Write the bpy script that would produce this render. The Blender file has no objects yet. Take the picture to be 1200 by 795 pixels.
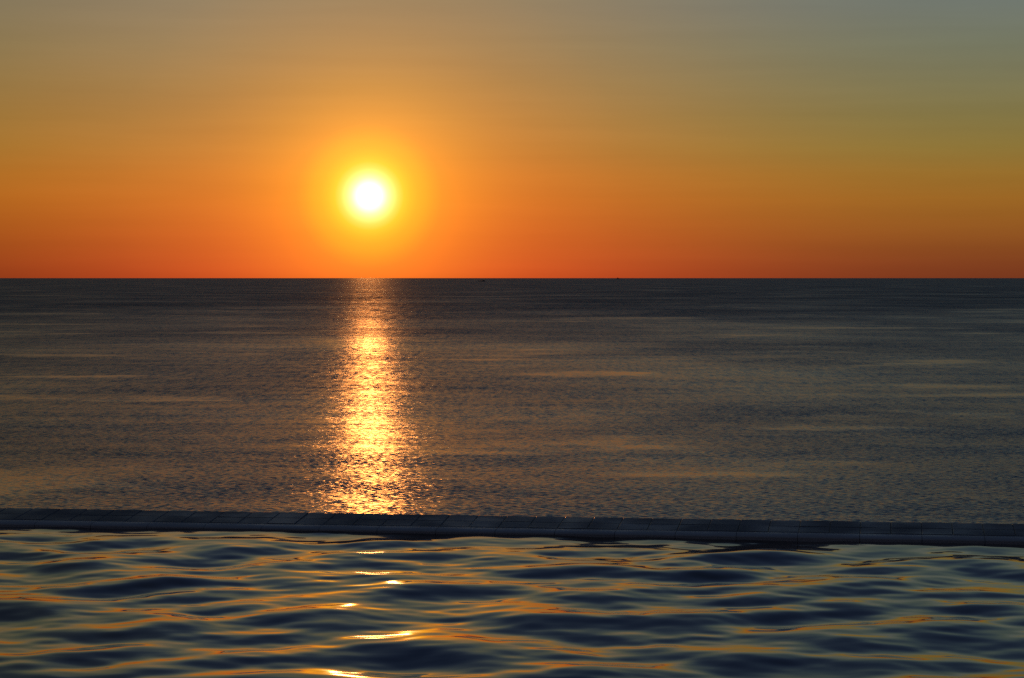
import bpy, bmesh, math, random
import numpy as np
from mathutils import Vector, Matrix

random.seed(7)
rng = np.random.default_rng(11)
S = bpy.context.scene
COL = S.collection

# ------------------------------------------------------------------ camera
CAM_H = 1.667                      # eye height above the pool water (water is z = 0)
SEA_Z = -20.0                      # the sea lies 20 m below the pool terrace
F_PX = 2797.0                      # focal length in pixels of a 1200 px wide frame
SEA_R = 60000.0
PITCH = math.atan((397.5 - 326.0 + 0.9) / F_PX)
SUN_EL = math.atan((326.0 - 231.0) / F_PX)
SUN_AZ = math.atan((433.0 - 600.0) / F_PX)       # negative = left of the view axis

cd = bpy.data.cameras.new('camera')
cam = bpy.data.objects.new('camera', cd)
COL.objects.link(cam)
cam.location = (0, 0, CAM_H)
cam.rotation_euler = (math.radians(90) - PITCH, 0, 0)
cd.sensor_width = 36.0
cd.lens = 36.0 * F_PX / 1200.0
cd.clip_start = 0.1
cd.clip_end = 200000.0
S.camera = cam

# ------------------------------------------------------------------ helpers
def srgb(c):
    out = []
    for v in c:
        v = v / 255.0
        out.append(v / 12.92 if v <= 0.04045 else ((v + 0.055) / 1.055) ** 2.4)
    return np.array(out)

def tag(o, label=None, cat=None, group=None, kind=None):
    if label: o['label'] = label
    if cat: o['category'] = cat
    if group: o['group'] = group
    if kind: o['kind'] = kind
    return o

def link_mesh(name, bm, mat, parent=None, smooth=False):
    me = bpy.data.meshes.new(name)
    bm.to_mesh(me); bm.free()
    if smooth:
        for p in me.polygons: p.use_smooth = True
    o = bpy.data.objects.new(name, me)
    COL.objects.link(o)
    if mat: me.materials.append(mat)
    if parent: o.parent = parent
    return o

class NT:
    """small wrapper for building node trees"""
    def __init__(self, tree):
        self.t = tree; self.n = tree.nodes; self.l = tree.links
        self.n.clear()
    def node(self, typ, **kw):
        nd = self.n.new(typ)
        for k, v in kw.items(): setattr(nd, k, v)
        return nd
    def put(self, sock, v):
        if hasattr(v, 'is_linked') or isinstance(v, bpy.types.NodeSocket): self.l.new(v, sock)
        else: sock.default_value = v
    def math(self, op, a, b=None, c=None, clamp=False):
        nd = self.node('ShaderNodeMath', operation=op, use_clamp=clamp)
        self.put(nd.inputs[0], a)
        if b is not None: self.put(nd.inputs[1], b)
        if c is not None: self.put(nd.inputs[2], c)
        return nd.outputs[0]
    def vmath(self, op, a, b=None, out=0):
        nd = self.node('ShaderNodeVectorMath', operation=op)
        self.put(nd.inputs[0], a)
        if b is not None: self.put(nd.inputs[3 if op == 'SCALE' else 1], b)
        return nd.outputs[out]
    def remap(self, v, a, b, c=0.0, d=1.0, smooth=False):
        nd = self.node('ShaderNodeMapRange')
        nd.interpolation_type = 'SMOOTHSTEP' if smooth else 'LINEAR'
        self.put(nd.inputs[0], v)
        for i, x in zip((1, 2, 3, 4), (a, b, c, d)): self.put(nd.inputs[i], x)
        return nd.outputs[0]
    def mixc(self, f, a, b, mode='MIX'):
        nd = self.node('ShaderNodeMix', data_type='RGBA', blend_type=mode)
        nd.clamp_result = False
        self.put(nd.inputs[0], f); self.put(nd.inputs[6], a); self.put(nd.inputs[7], b)
        return nd.outputs[2]
    def ramp(self, fac, pts):
        nd = self.node('ShaderNodeValToRGB')
        r = nd.color_ramp; r.interpolation = 'LINEAR'
        while len(r.elements) > 1: r.elements.remove(r.elements[-1])
        r.elements[0].position = pts[0][0]; r.elements[0].color = (*pts[0][1], 1)
        for p, c in pts[1:]:
            e = r.elements.new(p); e.color = (*c, 1)
        self.put(nd.inputs[0], fac)
        return nd.outputs[0]

def smooth_stops(xs, cols, n, warp=1.0):
    """monotone cubic resampling of colour stops, n stops over the span"""
    xs = np.array(xs, float); cols = np.array(cols, float)
    h = np.diff(xs); d = np.diff(cols, axis=0) / h[:, None]
    m = np.zeros_like(cols)
    m[0], m[-1] = d[0], d[-1]
    for i in range(1, len(xs) - 1):
        for k in range(3):
            if d[i-1, k] * d[i, k] > 0:
                w1, w2 = 2*h[i] + h[i-1], h[i] + 2*h[i-1]
                m[i, k] = (w1 + w2) / (w1 / d[i-1, k] + w2 / d[i, k])
    out = []
    for t in np.linspace(0, 1, n):
        x = xs[0] + (xs[-1] - xs[0]) * t ** warp
        i = min(max(np.searchsorted(xs, x) - 1, 0), len(h) - 1)
        s = (x - xs[i]) / h[i]
        c = ((1+2*s)*(1-s)**2)*cols[i] + (s*(1-s)**2)*h[i]*m[i] + (s*s*(3-2*s))*cols[i+1] + (s*s*(s-1))*h[i]*m[i+1]
        out.append((t, tuple(np.maximum(c, 0))))
    return out

# ------------------------------------------------------------------ sky
W = bpy.data.worlds.new('World'); S.world = W
W.use_nodes = True
g = NT(W.node_tree)
sun_dir = Vector((math.sin(SUN_AZ) * math.cos(SUN_EL), math.cos(SUN_AZ) * math.cos(SUN_EL), math.sin(SUN_EL)))
tc = g.node('ShaderNodeTexCoord')
dirv = g.vmath('NORMALIZE', tc.outputs['Generated'])
sep = g.node('ShaderNodeSeparateXYZ'); g.put(sep.inputs[0], dirv)
DEG = 180 / math.pi
el = g.math('MULTIPLY', g.math('ARCSINE', sep.outputs[2]), DEG)
# angle between the horizontal headings of the view direction and the sun
comb = g.node('ShaderNodeCombineXYZ'); g.put(comb.inputs[0], sep.outputs[0]); g.put(comb.inputs[1], sep.outputs[1])
hd = g.vmath('NORMALIZE', comb.outputs[0])
hs = Vector((math.sin(SUN_AZ), math.cos(SUN_AZ), 0))
crossz = g.math('SUBTRACT', g.math('MULTIPLY', g.vmath('DOT_PRODUCT', hd, (hs.y, -hs.x, 0), out=1), 1.0), 0.0)
dotz = g.vmath('DOT_PRODUCT', hd, tuple(hs), out=1)
az = g.math('MULTIPLY', g.math('ARCTAN2', crossz, dotz), DEG)
aza = g.math('ABSOLUTE', az)
# chord distance to the sun, exact for small angles
chord = g.vmath('LENGTH', g.vmath('SUBTRACT', dirv, tuple(sun_dir)), out=1)
rr = g.math('MULTIPLY', g.math('ARCSINE', g.math('MULTIPLY', chord, 0.5)), 2 * DEG)

EL = [0, 0.27, 1.0, 1.97, 3.36, 4.43, 5.45, 6.6, 8.5, 11, 15, 22, 32]
AWAY = [(116,55,30),(122,61,31),(138,81,33),(152,103,38),(132,117,62),(122,118,82),(114,119,98),(108,118,111),(97,111,102),(80,98,102),(54,71,92),(42,56,83),(37,48,70)]
NEAR = [(218,82,35),(224,91,38),(225,104,40),(222,119,44),(200,130,60),(182,132,72),(168,133,86),(154,131,96),(124,121,97),(94,104,102),(58,73,92),(42,56,83),(37,48,70)]
BACK = [(70,62,74),(71,63,75),(73,65,78),(75,68,81),(76,71,84),(76,72,86),(75,72,87),(74,72,88),(70,71,88),(64,67,86),(54,60,80),(42,52,72),(36,48,68)]
t_el = g.math('POWER', g.math('DIVIDE', el, 32.0, clamp=True), 0.5)
r_away = g.ramp(t_el, smooth_stops(EL, [srgb(c) for c in AWAY], 30, 2.0))
r_near = g.ramp(t_el, smooth_stops(EL, [srgb(c) for c in NEAR], 30, 2.0))
r_back = g.ramp(t_el, smooth_stops(EL, [srgb(c) for c in BACK], 30, 2.0))
q = g.math('DIVIDE', aza, g.remap(az, -6, 6, g.math('MULTIPLY_ADD', g.math('MINIMUM', el, 4.0), 0.4, 6.8), 7.7))
wgt = g.math('EXPONENT', g.math('MULTIPLY', g.math('MULTIPLY', q, q), -1.0))
sky = g.mixc(wgt, r_away, r_near)
sky = g.mixc(g.remap(aza, 18, 95, 0, 1, True), sky, r_back)
left = g.remap(az, -3.5, -9.5, 0, 1, True)
sky = g.mixc(1.0, sky, g.mixc(left, (1, 1, 1, 1), (1.06, 0.92, 0.72, 1)), 'MULTIPLY')
# very faint flat streaks of high haze
cs = g.node('ShaderNodeCombineXYZ')
g.put(cs.inputs[0], g.math('MULTIPLY', az, 0.10)); g.put(cs.inputs[1], g.math('MULTIPLY', el, 1.7))
ns = g.node('ShaderNodeTexNoise', noise_dimensions='2D'); g.put(ns.inputs['Vector'], cs.outputs[0])
ns.inputs['Scale'].default_value = 1.0; ns.inputs['Detail'].default_value = 4.0; ns.inputs['Roughness'].default_value = 0.55
streak = g.remap(ns.outputs['Fac'], 0.25, 0.75, 0.96, 1.04)
sky = g.mixc(1.0, sky, streak, 'MULTIPLY')
# aureole round the sun
PXD = 48.8
GR = [0, 13, 19, 24, 29, 35, 41, 55, 70, 82, 100, 127, 170, 217, 300]
GC = [(2.6,2.2,1.9),(2.2,1.8,1.3),(1.7,1.35,.58),(1.5,1.15,.38),(1.35,.84,.17),(1.15,.62,.07),(1.0,.50,.015),(.75,.33,.006),(.60,.24,.004),(.43,.155,.004),(.31,.112,.003),(.19,.07,.002),(.09,.03,.001),(.035,.01,0),(0,0,0)]
t_r = g.math('POWER', g.math('DIVIDE', rr, 300 / PXD, clamp=True), 0.5)
glow = g.ramp(t_r, [(p, tuple(v / 2.6 for v in c)) for p, c in smooth_stops([v / 300 for v in GR], GC, 31, 2.0)])
glow = g.vmath('SCALE', glow, 2.6)
sky = g.vmath('ADD', sky, glow)
disc = g.remap(rr, 0.25, 0.285, 1, 0, True)
sky = g.vmath('ADD', sky, g.vmath('SCALE', (30.0, 20.0, 8.0), disc))
# physical sky for the rest of the dome, very weak at this hour
nis = g.node('ShaderNodeTexSky', sky_type='NISHITA')
nis.sun_disc = False; nis.sun_elevation = SUN_EL; nis.sun_rotation = SUN_AZ
nis.air_density = 1.4; nis.dust_density = 2.0
bg1 = g.node('ShaderNodeBackground'); g.put(bg1.inputs[0], sky); bg1.inputs[1].default_value = 1.0
bg2 = g.node('ShaderNodeBackground'); g.put(bg2.inputs[0], nis.outputs[0]); bg2.inputs[1].default_value = 0.001
add = g.node('ShaderNodeAddShader'); g.l.new(bg1.outputs[0], add.inputs[0]); g.l.new(bg2.outputs[0], add.inputs[1])
ow = g.node('ShaderNodeOutputWorld'); g.l.new(add.outputs[0], ow.inputs[0])
W.cycles.sampling_method = 'MANUAL'; W.cycles.sample_map_resolution = 2048

# ------------------------------------------------------------------ sun lamp
sl = bpy.data.lights.new('sun', 'SUN')
sl.energy = 0.075; sl.angle = math.radians(0.53); sl.color = (1.0, 0.31, 0.06)
so = bpy.data.objects.new('sun', sl); COL.objects.link(so)
so.rotation_euler = (-sun_dir).to_track_quat('-Z', 'Y').to_euler()
so.location = sun_dir * 50

# ------------------------------------------------------------------ materials
def principled(name):
    m = bpy.data.materials.new(name); m.use_nodes = True
    n = NT(m.node_tree)
    b = n.node('ShaderNodeBsdfPrincipled'); o = n.node('ShaderNodeOutputMaterial')
    n.l.new(b.outputs[0], o.inputs[0])
    return m, n, b

def noise(n, vec, scale, detail=0.0, rough=0.5, dim='2D'):
    nd = n.node('ShaderNodeTexNoise', noise_dimensions=dim)
    n.put(nd.inputs['Vector'], vec)
    nd.inputs['Scale'].default_value = scale; nd.inputs['Detail'].default_value = detail
    nd.inputs['Roughness'].default_value = rough
    return nd

def sea_material():
    m, n, b = principled('sea_water')
    ge = n.node('ShaderNodeNewGeometry')
    pos = ge.outputs['Position']
    sx = n.node('ShaderNodeSeparateXYZ'); n.put(sx.inputs[0], pos)
    dist = n.math('SQRT', n.math('ADD', n.math('MULTIPLY', sx.outputs[0], sx.outputs[0]), n.math('MULTIPLY', sx.outputs[1], sx.outputs[1])))
    # wind ripples: crests longer across the view than along it
    def layer(scale, stretch, ang, k, off):
        mp = n.node('ShaderNodeMapping'); n.put(mp.inputs['Vector'], pos)
        mp.inputs['Rotation'].default_value = (0, 0, ang)
        mp.inputs['Scale'].default_value = (scale / stretch, scale, 1)
        mp.inputs['Location'].default_value = (off, off * 1.7, 0)
        nd = noise(n, mp.outputs[0], 1.0, 1.0, 0.6)
        return n.vmath('SCALE', n.vmath('SUBTRACT', nd.outputs['Color'], (0.5, 0.5, 0.5)), k)
    near = n.remap(dist, 150, 2500, 1.0, 0.12)
    sl_ = layer(1 / 0.36, 2.0, 0.10, 0.75, 3.1)
    sl_ = n.vmath('ADD', sl_, layer(1 / 0.95, 1.9, -0.16, 0.30, 7.7))
    sl_ = n.vmath('SCALE', sl_, near)
    sl_ = n.vmath('ADD', sl_, layer(1 / 5.0, 2.2, 0.07, 0.16, 1.9))
    sl_ = n.vmath('ADD', sl_, layer(1 / 22.0, 2.6, -0.05, 0.16, 5.3))
    # gusts and wave groups, drawn out along the wind
    sl_ = n.vmath('ADD', sl_, n.vmath('SCALE', layer(1 / 11.0, 0.15, 0.0, 0.26, 2.2), n.remap(dist, 220, 500, 0.0, 1.0)))
    sl_ = n.vmath('ADD', sl_, n.vmath('SCALE', layer(1 / 60.0, 0.085, 0.0, 0.20, 8.4), n.remap(dist, 600, 1400, 0.0, 1.0)))
    # calm slicks and rougher cat's paws, a real change of the surface
    mp = n.node('ShaderNodeMapping'); n.put(mp.inputs['Vector'], pos)
    mp.inputs['Scale'].default_value = (1 / 160.0, 1 / 210.0, 1); mp.inputs['Rotation'].default_value = (0, 0, 0.2)
    big = noise(n, mp.outputs[0], 1.0, 5.0, 0.6)
    mp2 = n.node('ShaderNodeMapping'); n.put(mp2.inputs['Vector'], pos)
    mp2.inputs['Scale'].default_value = (1 / 70.0, 1 / 60.0, 1); mp2.inputs['Location'].default_value = (4.2, 1.3, 0)
    sk = noise(n, mp2.outputs[0], 1.0, 6.0, 0.62)
    slick = n.remap(sk.outputs['Fac'], 0.58, 0.76, 0.0, 1.0, True)
    wob = n.vmath('SCALE', n.vmath('SUBTRACT', noise(n, pos, 1 / 14.0, 5.0, 0.65).outputs['Color'], (0.5, 0.5, 0.5)), 2.2)
    for cx_, cy_, rx_, ry_ in ((-55, 252, 17, 24), (-104, 930, 34, 26), (-222, 1100, 48, 22), (-8, 628, 20, 11), (46, 343, 20, 9),
                               (150, 1020, 60, 26), (-95, 520, 22, 9), (60, 1270, 50, 30), (24, 262, 16, 5), (-60, 420, 20, 6), (330, 1600, 60, 50), (85, 440, 24, 8)):
        v = n.vmath('MULTIPLY', n.vmath('SUBTRACT', pos, (cx_, cy_, SEA_Z)), (1 / rx_, 1 / ry_, 0))
        d_ = n.vmath('LENGTH', n.vmath('ADD', v, wob), out=1)
        slick = n.math('MAXIMUM', slick, n.remap(d_, 0.25, 1.15, 1.0, 0.0, True))
    amp = n.remap(big.outputs['Fac'], 0.3, 0.7, 1.45, 0.6)
    amp = n.math('MULTIPLY', amp, n.math('SUBTRACT', 1.0, n.math('MULTIPLY', slick, 0.4)))
    sl_ = n.vmath('SCALE', sl_, amp)
    s2 = n.node('ShaderNodeSeparateXYZ'); n.put(s2.inputs[0], sl_)
    cb = n.node('ShaderNodeCombineXYZ')
    n.put(cb.inputs[0], n.math('MULTIPLY', s2.outputs[0], 0.65)); n.put(cb.inputs[1], n.math('SUBTRACT', n.math('MULTIPLY', s2.outputs[1], 0.62), n.math('SUBTRACT', n.math('MULTIPLY', n.remap(dist, 180, 2200, 0.036, 0.021), n.math('SUBTRACT', 1.0, slick)), n.remap(dist, 6000, 26000, 0.0, 0.01)))); cb.inputs[2].default_value = 1.0
    n.put(b.inputs['Normal'], n.vmath('NORMALIZE', cb.outputs[0]))
    ro = n.math('MULTIPLY', n.remap(dist, 150, 2000, 0.22, 0.47), n.math('POWER', amp, 0.5))
    n.put(b.inputs['Roughness'], ro)
    b.inputs['Base Color'].default_value = (0.016, 0.065, 0.075, 1)
    b.inputs['IOR'].default_value = 1.333
    return m

def pool_material():
    m, n, b = principled('pool_water')
    ge = n.node('ShaderNodeNewGeometry')
    mp = n.node('ShaderNodeMapping'); n.put(mp.inputs['Vector'], ge.outputs['Position'])
    mp.inputs['Scale'].default_value = (5.0, 9.0, 1)
    nd = noise(n, mp.outputs[0], 1.0, 1.0, 0.5)
    bp = n.node('ShaderNodeBump'); bp.inputs['Strength'].default_value = 0.06; bp.inputs['Distance'].default_value = 0.01
    n.put(bp.inputs['Height'], nd.outputs['Fac'])
    n.put(b.inputs['Normal'], bp.outputs[0])
    b.inputs['Base Color'].default_value = (0.006, 0.009, 0.016, 1)
    b.inputs['Roughness'].default_value = 0.045
    b.inputs['IOR'].default_value = 1.333
    return m

def stone_material(name, c1, c2, rough, scale=18.0, wet=0.25):
    m, n, b = principled(name)
    ge = n.node('ShaderNodeNewGeometry')
    nd = noise(n, ge.outputs['Position'], scale, 4.0, 0.6, '3D')
    n2 = noise(n, ge.outputs['Position'], 2.3, 2.0, 0.5, '3D')
    f = n.math('ADD', n.math('MULTIPLY', nd.outputs['Fac'], 0.6), n.math('MULTIPLY', ge.outputs['Random Per Island'], 0.4))
    n.put(b.inputs['Base Color'], n.mixc(f, (*c1, 1), (*c2, 1)))
    n.put(b.inputs['Roughness'], n.remap(n2.outputs['Fac'], 0.35, 0.65, rough - wet, rough))
    bp = n.node('ShaderNodeBump'); bp.inputs['Strength'].default_value = 0.12; bp.inputs['Distance'].default_value = 0.003
    n.put(bp.inputs['Height'], nd.outputs['Fac']); n.put(b.inputs['Normal'], bp.outputs[0])
    return m

def plain_material(name, c, rough=0.6):
    m, n, b = principled(name)
    ge = n.node('ShaderNodeNewGeometry')
    nd = noise(n, ge.outputs['Position'], 0.7, 3.0, 0.5, '3D')
    n.put(b.inputs['Base Color'], n.mixc(nd.outputs['Fac'], (*[v * 0.8 for v in c], 1), (*[v * 1.2 for v in c], 1)))
    b.inputs['Roughness'].default_value = rough
    return m

M_SEA = sea_material()
M_POOL = pool_material()
M_TILE = stone_material('slate_tile', (0.042, 0.048, 0.058), (0.085, 0.092, 0.105), 0.55)
M_GROUT = stone_material('grout', (0.09, 0.09, 0.09), (0.13, 0.13, 0.13), 0.8, wet=0.1)
M_NOSE = stone_material('nosing_stone', (0.26, 0.27, 0.29), (0.36, 0.37, 0.39), 0.6, 9.0)
M_WALL = stone_material('wall_render', (0.10, 0.10, 0.11), (0.16, 0.16, 0.17), 0.8, 5.0, 0.1)
M_HILL = stone_material('hillside_scrub', (0.04, 0.05, 0.025), (0.09, 0.08, 0.05), 0.95, 0.8, 0.05)
M_HULL = plain_material('hull_paint_hazed', (0.10, 0.07, 0.06))  # hull tone lightened and browned: distance haze put into the colour
M_CABIN = plain_material('cabin_paint', (0.10, 0.09, 0.09))
M_MAST = plain_material('mast_paint', (0.04, 0.04, 0.04))

# ------------------------------------------------------------------ sea
bm = bmesh.new()
N = 24
vs = []
for j in range(N + 1):
    for i in range(N + 1):
        fx = (i / N) * 2 - 1; fy = (j / N) * 2 - 1
        vs.append(bm.verts.new((SEA_R * fx * abs(fx), SEA_R * fy * abs(fy), SEA_Z)))
for j in range(N):
    for i in range(N):
        a = j * (N + 1) + i
        bm.faces.new((vs[a], vs[a + 1], vs[a + N + 2], vs[a + N + 1]))
sea = link_mesh('sea', bm, M_SEA)
tag(sea, 'dark rippled sea reaching the horizon with a golden glitter path under the sun', 'sea', kind='structure')

# ------------------------------------------------------------------ the pool's far edge
PL = Vector((-3.55, 16.50, 0)); PR = Vector((3.31, 15.42, 0))
mid = (PL + PR) / 2
YAW = math.atan2(PR.y - PL.y, PR.x - PL.x)
EDGE = Matrix.Translation((mid.x, mid.y, 0)) @ Matrix.Rotation(YAW, 4, 'Z')   # local +y points out to sea, y = 0 is the outer arris
Z_OUT, Z_IN, Z_LIP = 0.070, 0.033, 0.010
TILE = 0.195
HALF = 12.0

wall = bpy.data.objects.new('coping_edge', None); COL.objects.link(wall)
wall.matrix_world = EDGE
tag(wall, 'low dark tiled coping along the far edge of the pool, sloping down to the water', 'pool edge')

def prism(bm, prof, x0, x1, nseg=1):
    rings = []
    for k in range(nseg + 1):
        x = x0 + (x1 - x0) * k / nseg
        rings.append([bm.verts.new((x, y, z)) for y, z in prof])
    for a, b in zip(rings, rings[1:]):
        for i in range(len(prof)):
            j = (i + 1) % len(prof)
            bm.faces.new((a[i], a[j], b[j], b[i]))
    bm.faces.new(rings[0][::-1]); bm.faces.new(rings[-1])
    bmesh.ops.recalc_face_normals(bm, faces=bm.faces)

slope = (Z_OUT - Z_IN) / (2 * TILE)
# structural wall below the coping
bm = bmesh.new()
prism(bm, [(-0.012, -3.2), (-0.012, Z_OUT - 0.020), (-0.392, Z_IN - 0.020), (-0.392, -3.2)], -HALF, HALF)
link_mesh('wall_core', bm, M_WALL, wall)
# mortar bed that shows in the joints
bm = bmesh.new()
prism(bm, [(-0.006, Z_OUT - 0.019), (-0.006, Z_OUT - 0.0035), (-0.388, Z_IN - 0.0030), (-0.388, Z_IN - 0.0185)], -HALF, HALF)
link_mesh('mortar', bm, M_GROUT, wall)
# two rows of square slate tiles
bm = bmesh.new()
GAP = 0.006
nx = int(2 * HALF / TILE)
for row in range(2):
    for k in range(nx):
        x0 = -HALF + k * TILE + GAP / 2 + random.uniform(-.0008, .0008); x1 = x0 + TILE - GAP
        y1 = -row * TILE - GAP / 2 + (0.003 if row == 0 else 0); y0 = -(row + 1) * TILE + GAP / 2
        dz = random.gauss(0, 0.0007); tx = random.gauss(0, 0.005); ty = random.gauss(0, 0.006)
        def zz(x, y):
            return Z_OUT + slope * y + dz + tx * (x - (x0 + x1) / 2) + ty * (y - (y0 + y1) / 2)
        e = 0.0035
        top = [(x0 + e, y0 + e), (x1 - e, y0 + e), (x1 - e, y1 - e), (x0 + e, y1 - e)]
        rim = [(x0, y0), (x1, y0), (x1, y1), (x0, y1)]
        tv = [bm.verts.new((x, y, zz(x, y))) for x, y in top]
        rv = [bm.verts.new((x, y, zz(x, y) - 0.0022)) for x, y in rim]
        bv = [bm.verts.new((x, y, zz(x, y) - 0.0165)) for x, y in rim]
        bm.faces.new(tv)
        for i in range(4):
            j = (i + 1) % 4
            bm.faces.new((rv[i], rv[j], tv[j], tv[i])); bm.faces.new((bv[i], bv[j], rv[j], rv[i]))
link_mesh('coping_tiles', bm, M_TILE, wall)
# rounded stone nosing at the water, in lengths with a fine joint
bm = bmesh.new()
pr = []
for a in np.linspace(0, 1, 9):
    th = a * math.pi / 2
    pr.append((-0.394 - 0.125 * math.sin(th) ** 1.0, Z_LIP + (Z_IN - 0.002 - Z_LIP) * math.cos(th) ** 0.9 if a < 1 else Z_LIP))
pr += [(-0.516, -0.03), (-0.394, -0.03)]
L = TILE * 2
k = 0; x = -HALF
while x < HALF - L:
    prism(bm, pr, x + 0.0015, x + L - 0.0015); x += L
link_mesh('nosing', bm, M_NOSE, wall, False)
# inner face of the wall below the waterline
bm = bmesh.new()
prism(bm, [(-0.395, -0.031), (-0.395, -1.5), (-0.47, -1.5), (-0.47, -0.031)], -HALF, HALF)
link_mesh('inner_face', bm, M_TILE, wall)

# ------------------------------------------------------------------ pool water: a real wave surface
def wave_field(X, Y):
    Z = np.zeros_like(X)
    r = np.random.default_rng(435)
    # chop from a light breeze and the overflow, mostly rolling along the view, plus finer ripples on top
    for n, l0, l1, spread, rms in ((80, 0.42, 1.50, 0.95, 0.068), (60, 0.13, 0.40, 1.1, 0.024)):
        for i in range(n):
            lam = l0 * (l1 / l0) ** r.random()
            th = math.pi / 2 + YAW + r.normal(0, spread)
            kk = 2 * math.pi / lam
            a = rms * math.sqrt(2.0 / n) / kk
            Z += a * np.sin(kk * (X * math.cos(th) + Y * math.sin(th)) + r.random() * 2 * math.pi)
    return Z

nxp, nyp = 700, 800
yl = np.linspace(-13.5, -0.30, nyp); xl = np.linspace(-9.0, 9.0, nxp)
XL, YL = np.meshgrid(xl, yl)
XW = mid.x + XL * math.cos(YAW) - YL * math.sin(YAW)
YW = mid.y + XL * math.sin(YAW) + YL * math.cos(YAW)
ZW = wave_field(XW, YW)
# the chop flattens out against the wall, and the water stands a little higher where it spills over
near_wall = np.clip((-YL - 0.45) / 1.3, 0, 1); near_wall = near_wall ** 2 * (3 - 2 * near_wall)
ZW = ZW * (0.42 + 0.58 * near_wall) + (1 - near_wall) * (0.013 * np.exp(-((XL + 1.2) / 1.7) ** 2) - 0.009)
verts = np.stack([XW, YW, ZW], -1).reshape(-1, 3)
idx = np.arange(nxp * nyp).reshape(nyp, nxp)
faces = np.stack([idx[:-1, :-1], idx[:-1, 1:], idx[1:, 1:], idx[1:, :-1]], -1).reshape(-1, 4)
me = bpy.data.meshes.new('pool_water')
me.vertices.add(len(verts)); me.vertices.foreach_set('co', verts.astype(np.float32).ravel())
me.loops.add(faces.size); me.loops.foreach_set('vertex_index', faces.astype(np.int32).ravel())
me.polygons.add(len(faces))
me.polygons.foreach_set('loop_start', np.arange(0, faces.size, 4, dtype=np.int32))
me.polygons.foreach_set('use_smooth', np.ones(len(faces), dtype=bool))
me.update(calc_edges=True); me.validate()
me.materials.append(M_POOL)
pool = bpy.data.objects.new('pool_water', me); COL.objects.link(pool)
tag(pool, 'dark smooth wavy pool water in the foreground with golden streaks and sun glints', 'pool water', kind='structure')

# ------------------------------------------------------------------ hillside under the pool, down to the sea
bm = bmesh.new()
pts = []
for j, (yy, zz_) in enumerate([(-0.05, -3.0), (1.2, -4.2), (4, -7.5), (8, -12.5), (13, -18.0), (18, -22.0)]):
    pts.append([bm.verts.new((x, yy + random.uniform(-.5, .5) * (j > 0), zz_ + random.uniform(-.5, .5) * (0 < j < 5))) for x in np.linspace(-40, 40, 41)])
for a, b in zip(pts, pts[1:]):
    for i in range(40): bm.faces.new((a[i], a[i + 1], b[i + 1], b[i]))
hill = link_mesh('hill', bm, M_HILL)
hill.matrix_world = EDGE
tag(hill, kind='structure')

# ------------------------------------------------------------------ two far boats
def place(px, py_depth, dist):
    a = (px - 600.0) / F_PX
    return Vector((dist * a, dist, SEA_Z))

def hull_bm(L, B, H, sheer):
    bm = bmesh.new()
    n = 14; rings = []
    for i in range(n + 1):
        t = i / n
        wdt = B / 2 * (math.sin(math.pi * min(1, 0.30 + 0.70 * (1 - t)) ) ** 0.5 if t > 0.55 else (0.75 + 0.25 * min(1, t / 0.4)))
        if t > 0.55: wdt = B / 2 * max(0.02, math.cos((t - 0.55) / 0.45 * math.pi / 2) ** 0.8)
        top = H * (1 + sheer * max(0, (t - 0.4) / 0.6) ** 2)
        x = (t - 0.5) * L
        ch = 0.72
        rings.append([bm.verts.new(c) for c in ((x, -wdt, top), (x, -wdt * ch, -0.4), (x, 0, -0.8), (x, wdt * ch, -0.4), (x, wdt, top))])
    for a, b in zip(rings, rings[1:]):
        for i in range(4): bm.faces.new((a[i], a[i + 1], b[i + 1], b[i]))
        bm.faces.new((a[4], a[0], b[0], b[4]))
    bm.faces.new(rings[0]); bm.faces.new(rings[-1][::-1])
    bmesh.ops.recalc_face_normals(bm, faces=bm.faces)
    return bm

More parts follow.
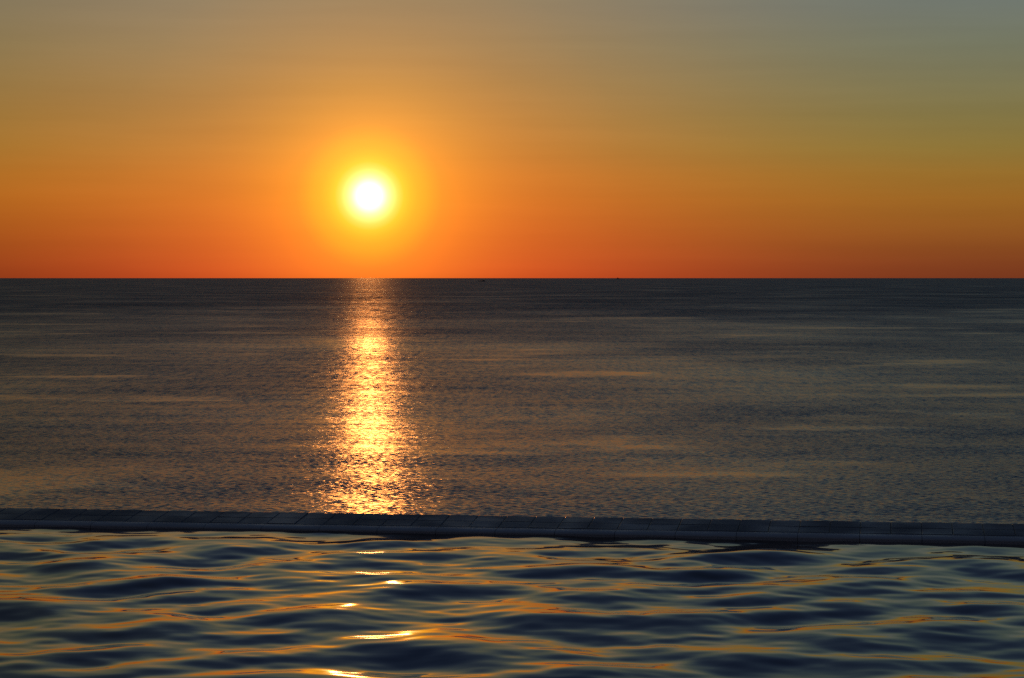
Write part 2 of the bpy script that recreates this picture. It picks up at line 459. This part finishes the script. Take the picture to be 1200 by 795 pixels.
def box_bm(cx, cy, cz, sx, sy, sz, taper=0.88):
    bm = bmesh.new()
    r = bmesh.ops.create_cube(bm, size=1.0)
    for v in r['verts']:
        k = taper if v.co.z > 0 else 1.0
        v.co = Vector((cx + v.co.x * sx * k, cy + v.co.y * sy * k, cz + v.co.z * sz))
    bmesh.ops.bevel(bm, geom=bm.edges[:], offset=min(sx, sy, sz) * 0.06, segments=2, affect='EDGES')
    return bm

def mast_bm(x, z0, z1, r):
    bm = bmesh.new()
    bmesh.ops.create_cone(bm, cap_ends=True, segments=10, radius1=r, radius2=r * 0.5, depth=z1 - z0)
    for v in bm.verts: v.co += Vector((x, 0, (z0 + z1) / 2))
    return bm

def boat(name, loc, rot, L, B, H, cabin, mast, label, cat):
    root = bpy.data.objects.new(name, None); COL.objects.link(root)
    root.location = loc; root.rotation_euler = (0, 0, rot)
    tag(root, label, cat)
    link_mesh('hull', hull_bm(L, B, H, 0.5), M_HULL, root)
    cx, cl, cw, chh = cabin
    link_mesh('wheelhouse', box_bm(cx, 0, H + chh / 2 - 0.05, cl, cw, chh), M_CABIN, root)
    link_mesh('mast', mast_bm(mast[0], H - 0.05, mast[1], mast[2]), M_MAST, root)
    return root

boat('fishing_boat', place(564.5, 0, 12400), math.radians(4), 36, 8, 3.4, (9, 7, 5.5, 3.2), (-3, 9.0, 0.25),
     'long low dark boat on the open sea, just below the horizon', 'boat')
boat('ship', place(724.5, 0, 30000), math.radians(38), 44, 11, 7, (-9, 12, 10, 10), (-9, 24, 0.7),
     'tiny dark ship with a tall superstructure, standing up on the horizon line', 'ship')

# ------------------------------------------------------------------ render settings
S.render.engine = 'CYCLES'
S.cycles.use_denoising = False
S.cycles.max_bounces = 6
S.cycles.glossy_bounces = 4
S.cycles.sample_clamp_direct = 8
S.cycles.sample_clamp_indirect = 8
S.view_settings.view_transform = 'Standard'
S.view_settings.look = 'None'
S.view_settings.exposure = 0.0
S.view_settings.gamma = 1.0
S.view_settings.use_curve_mapping = False
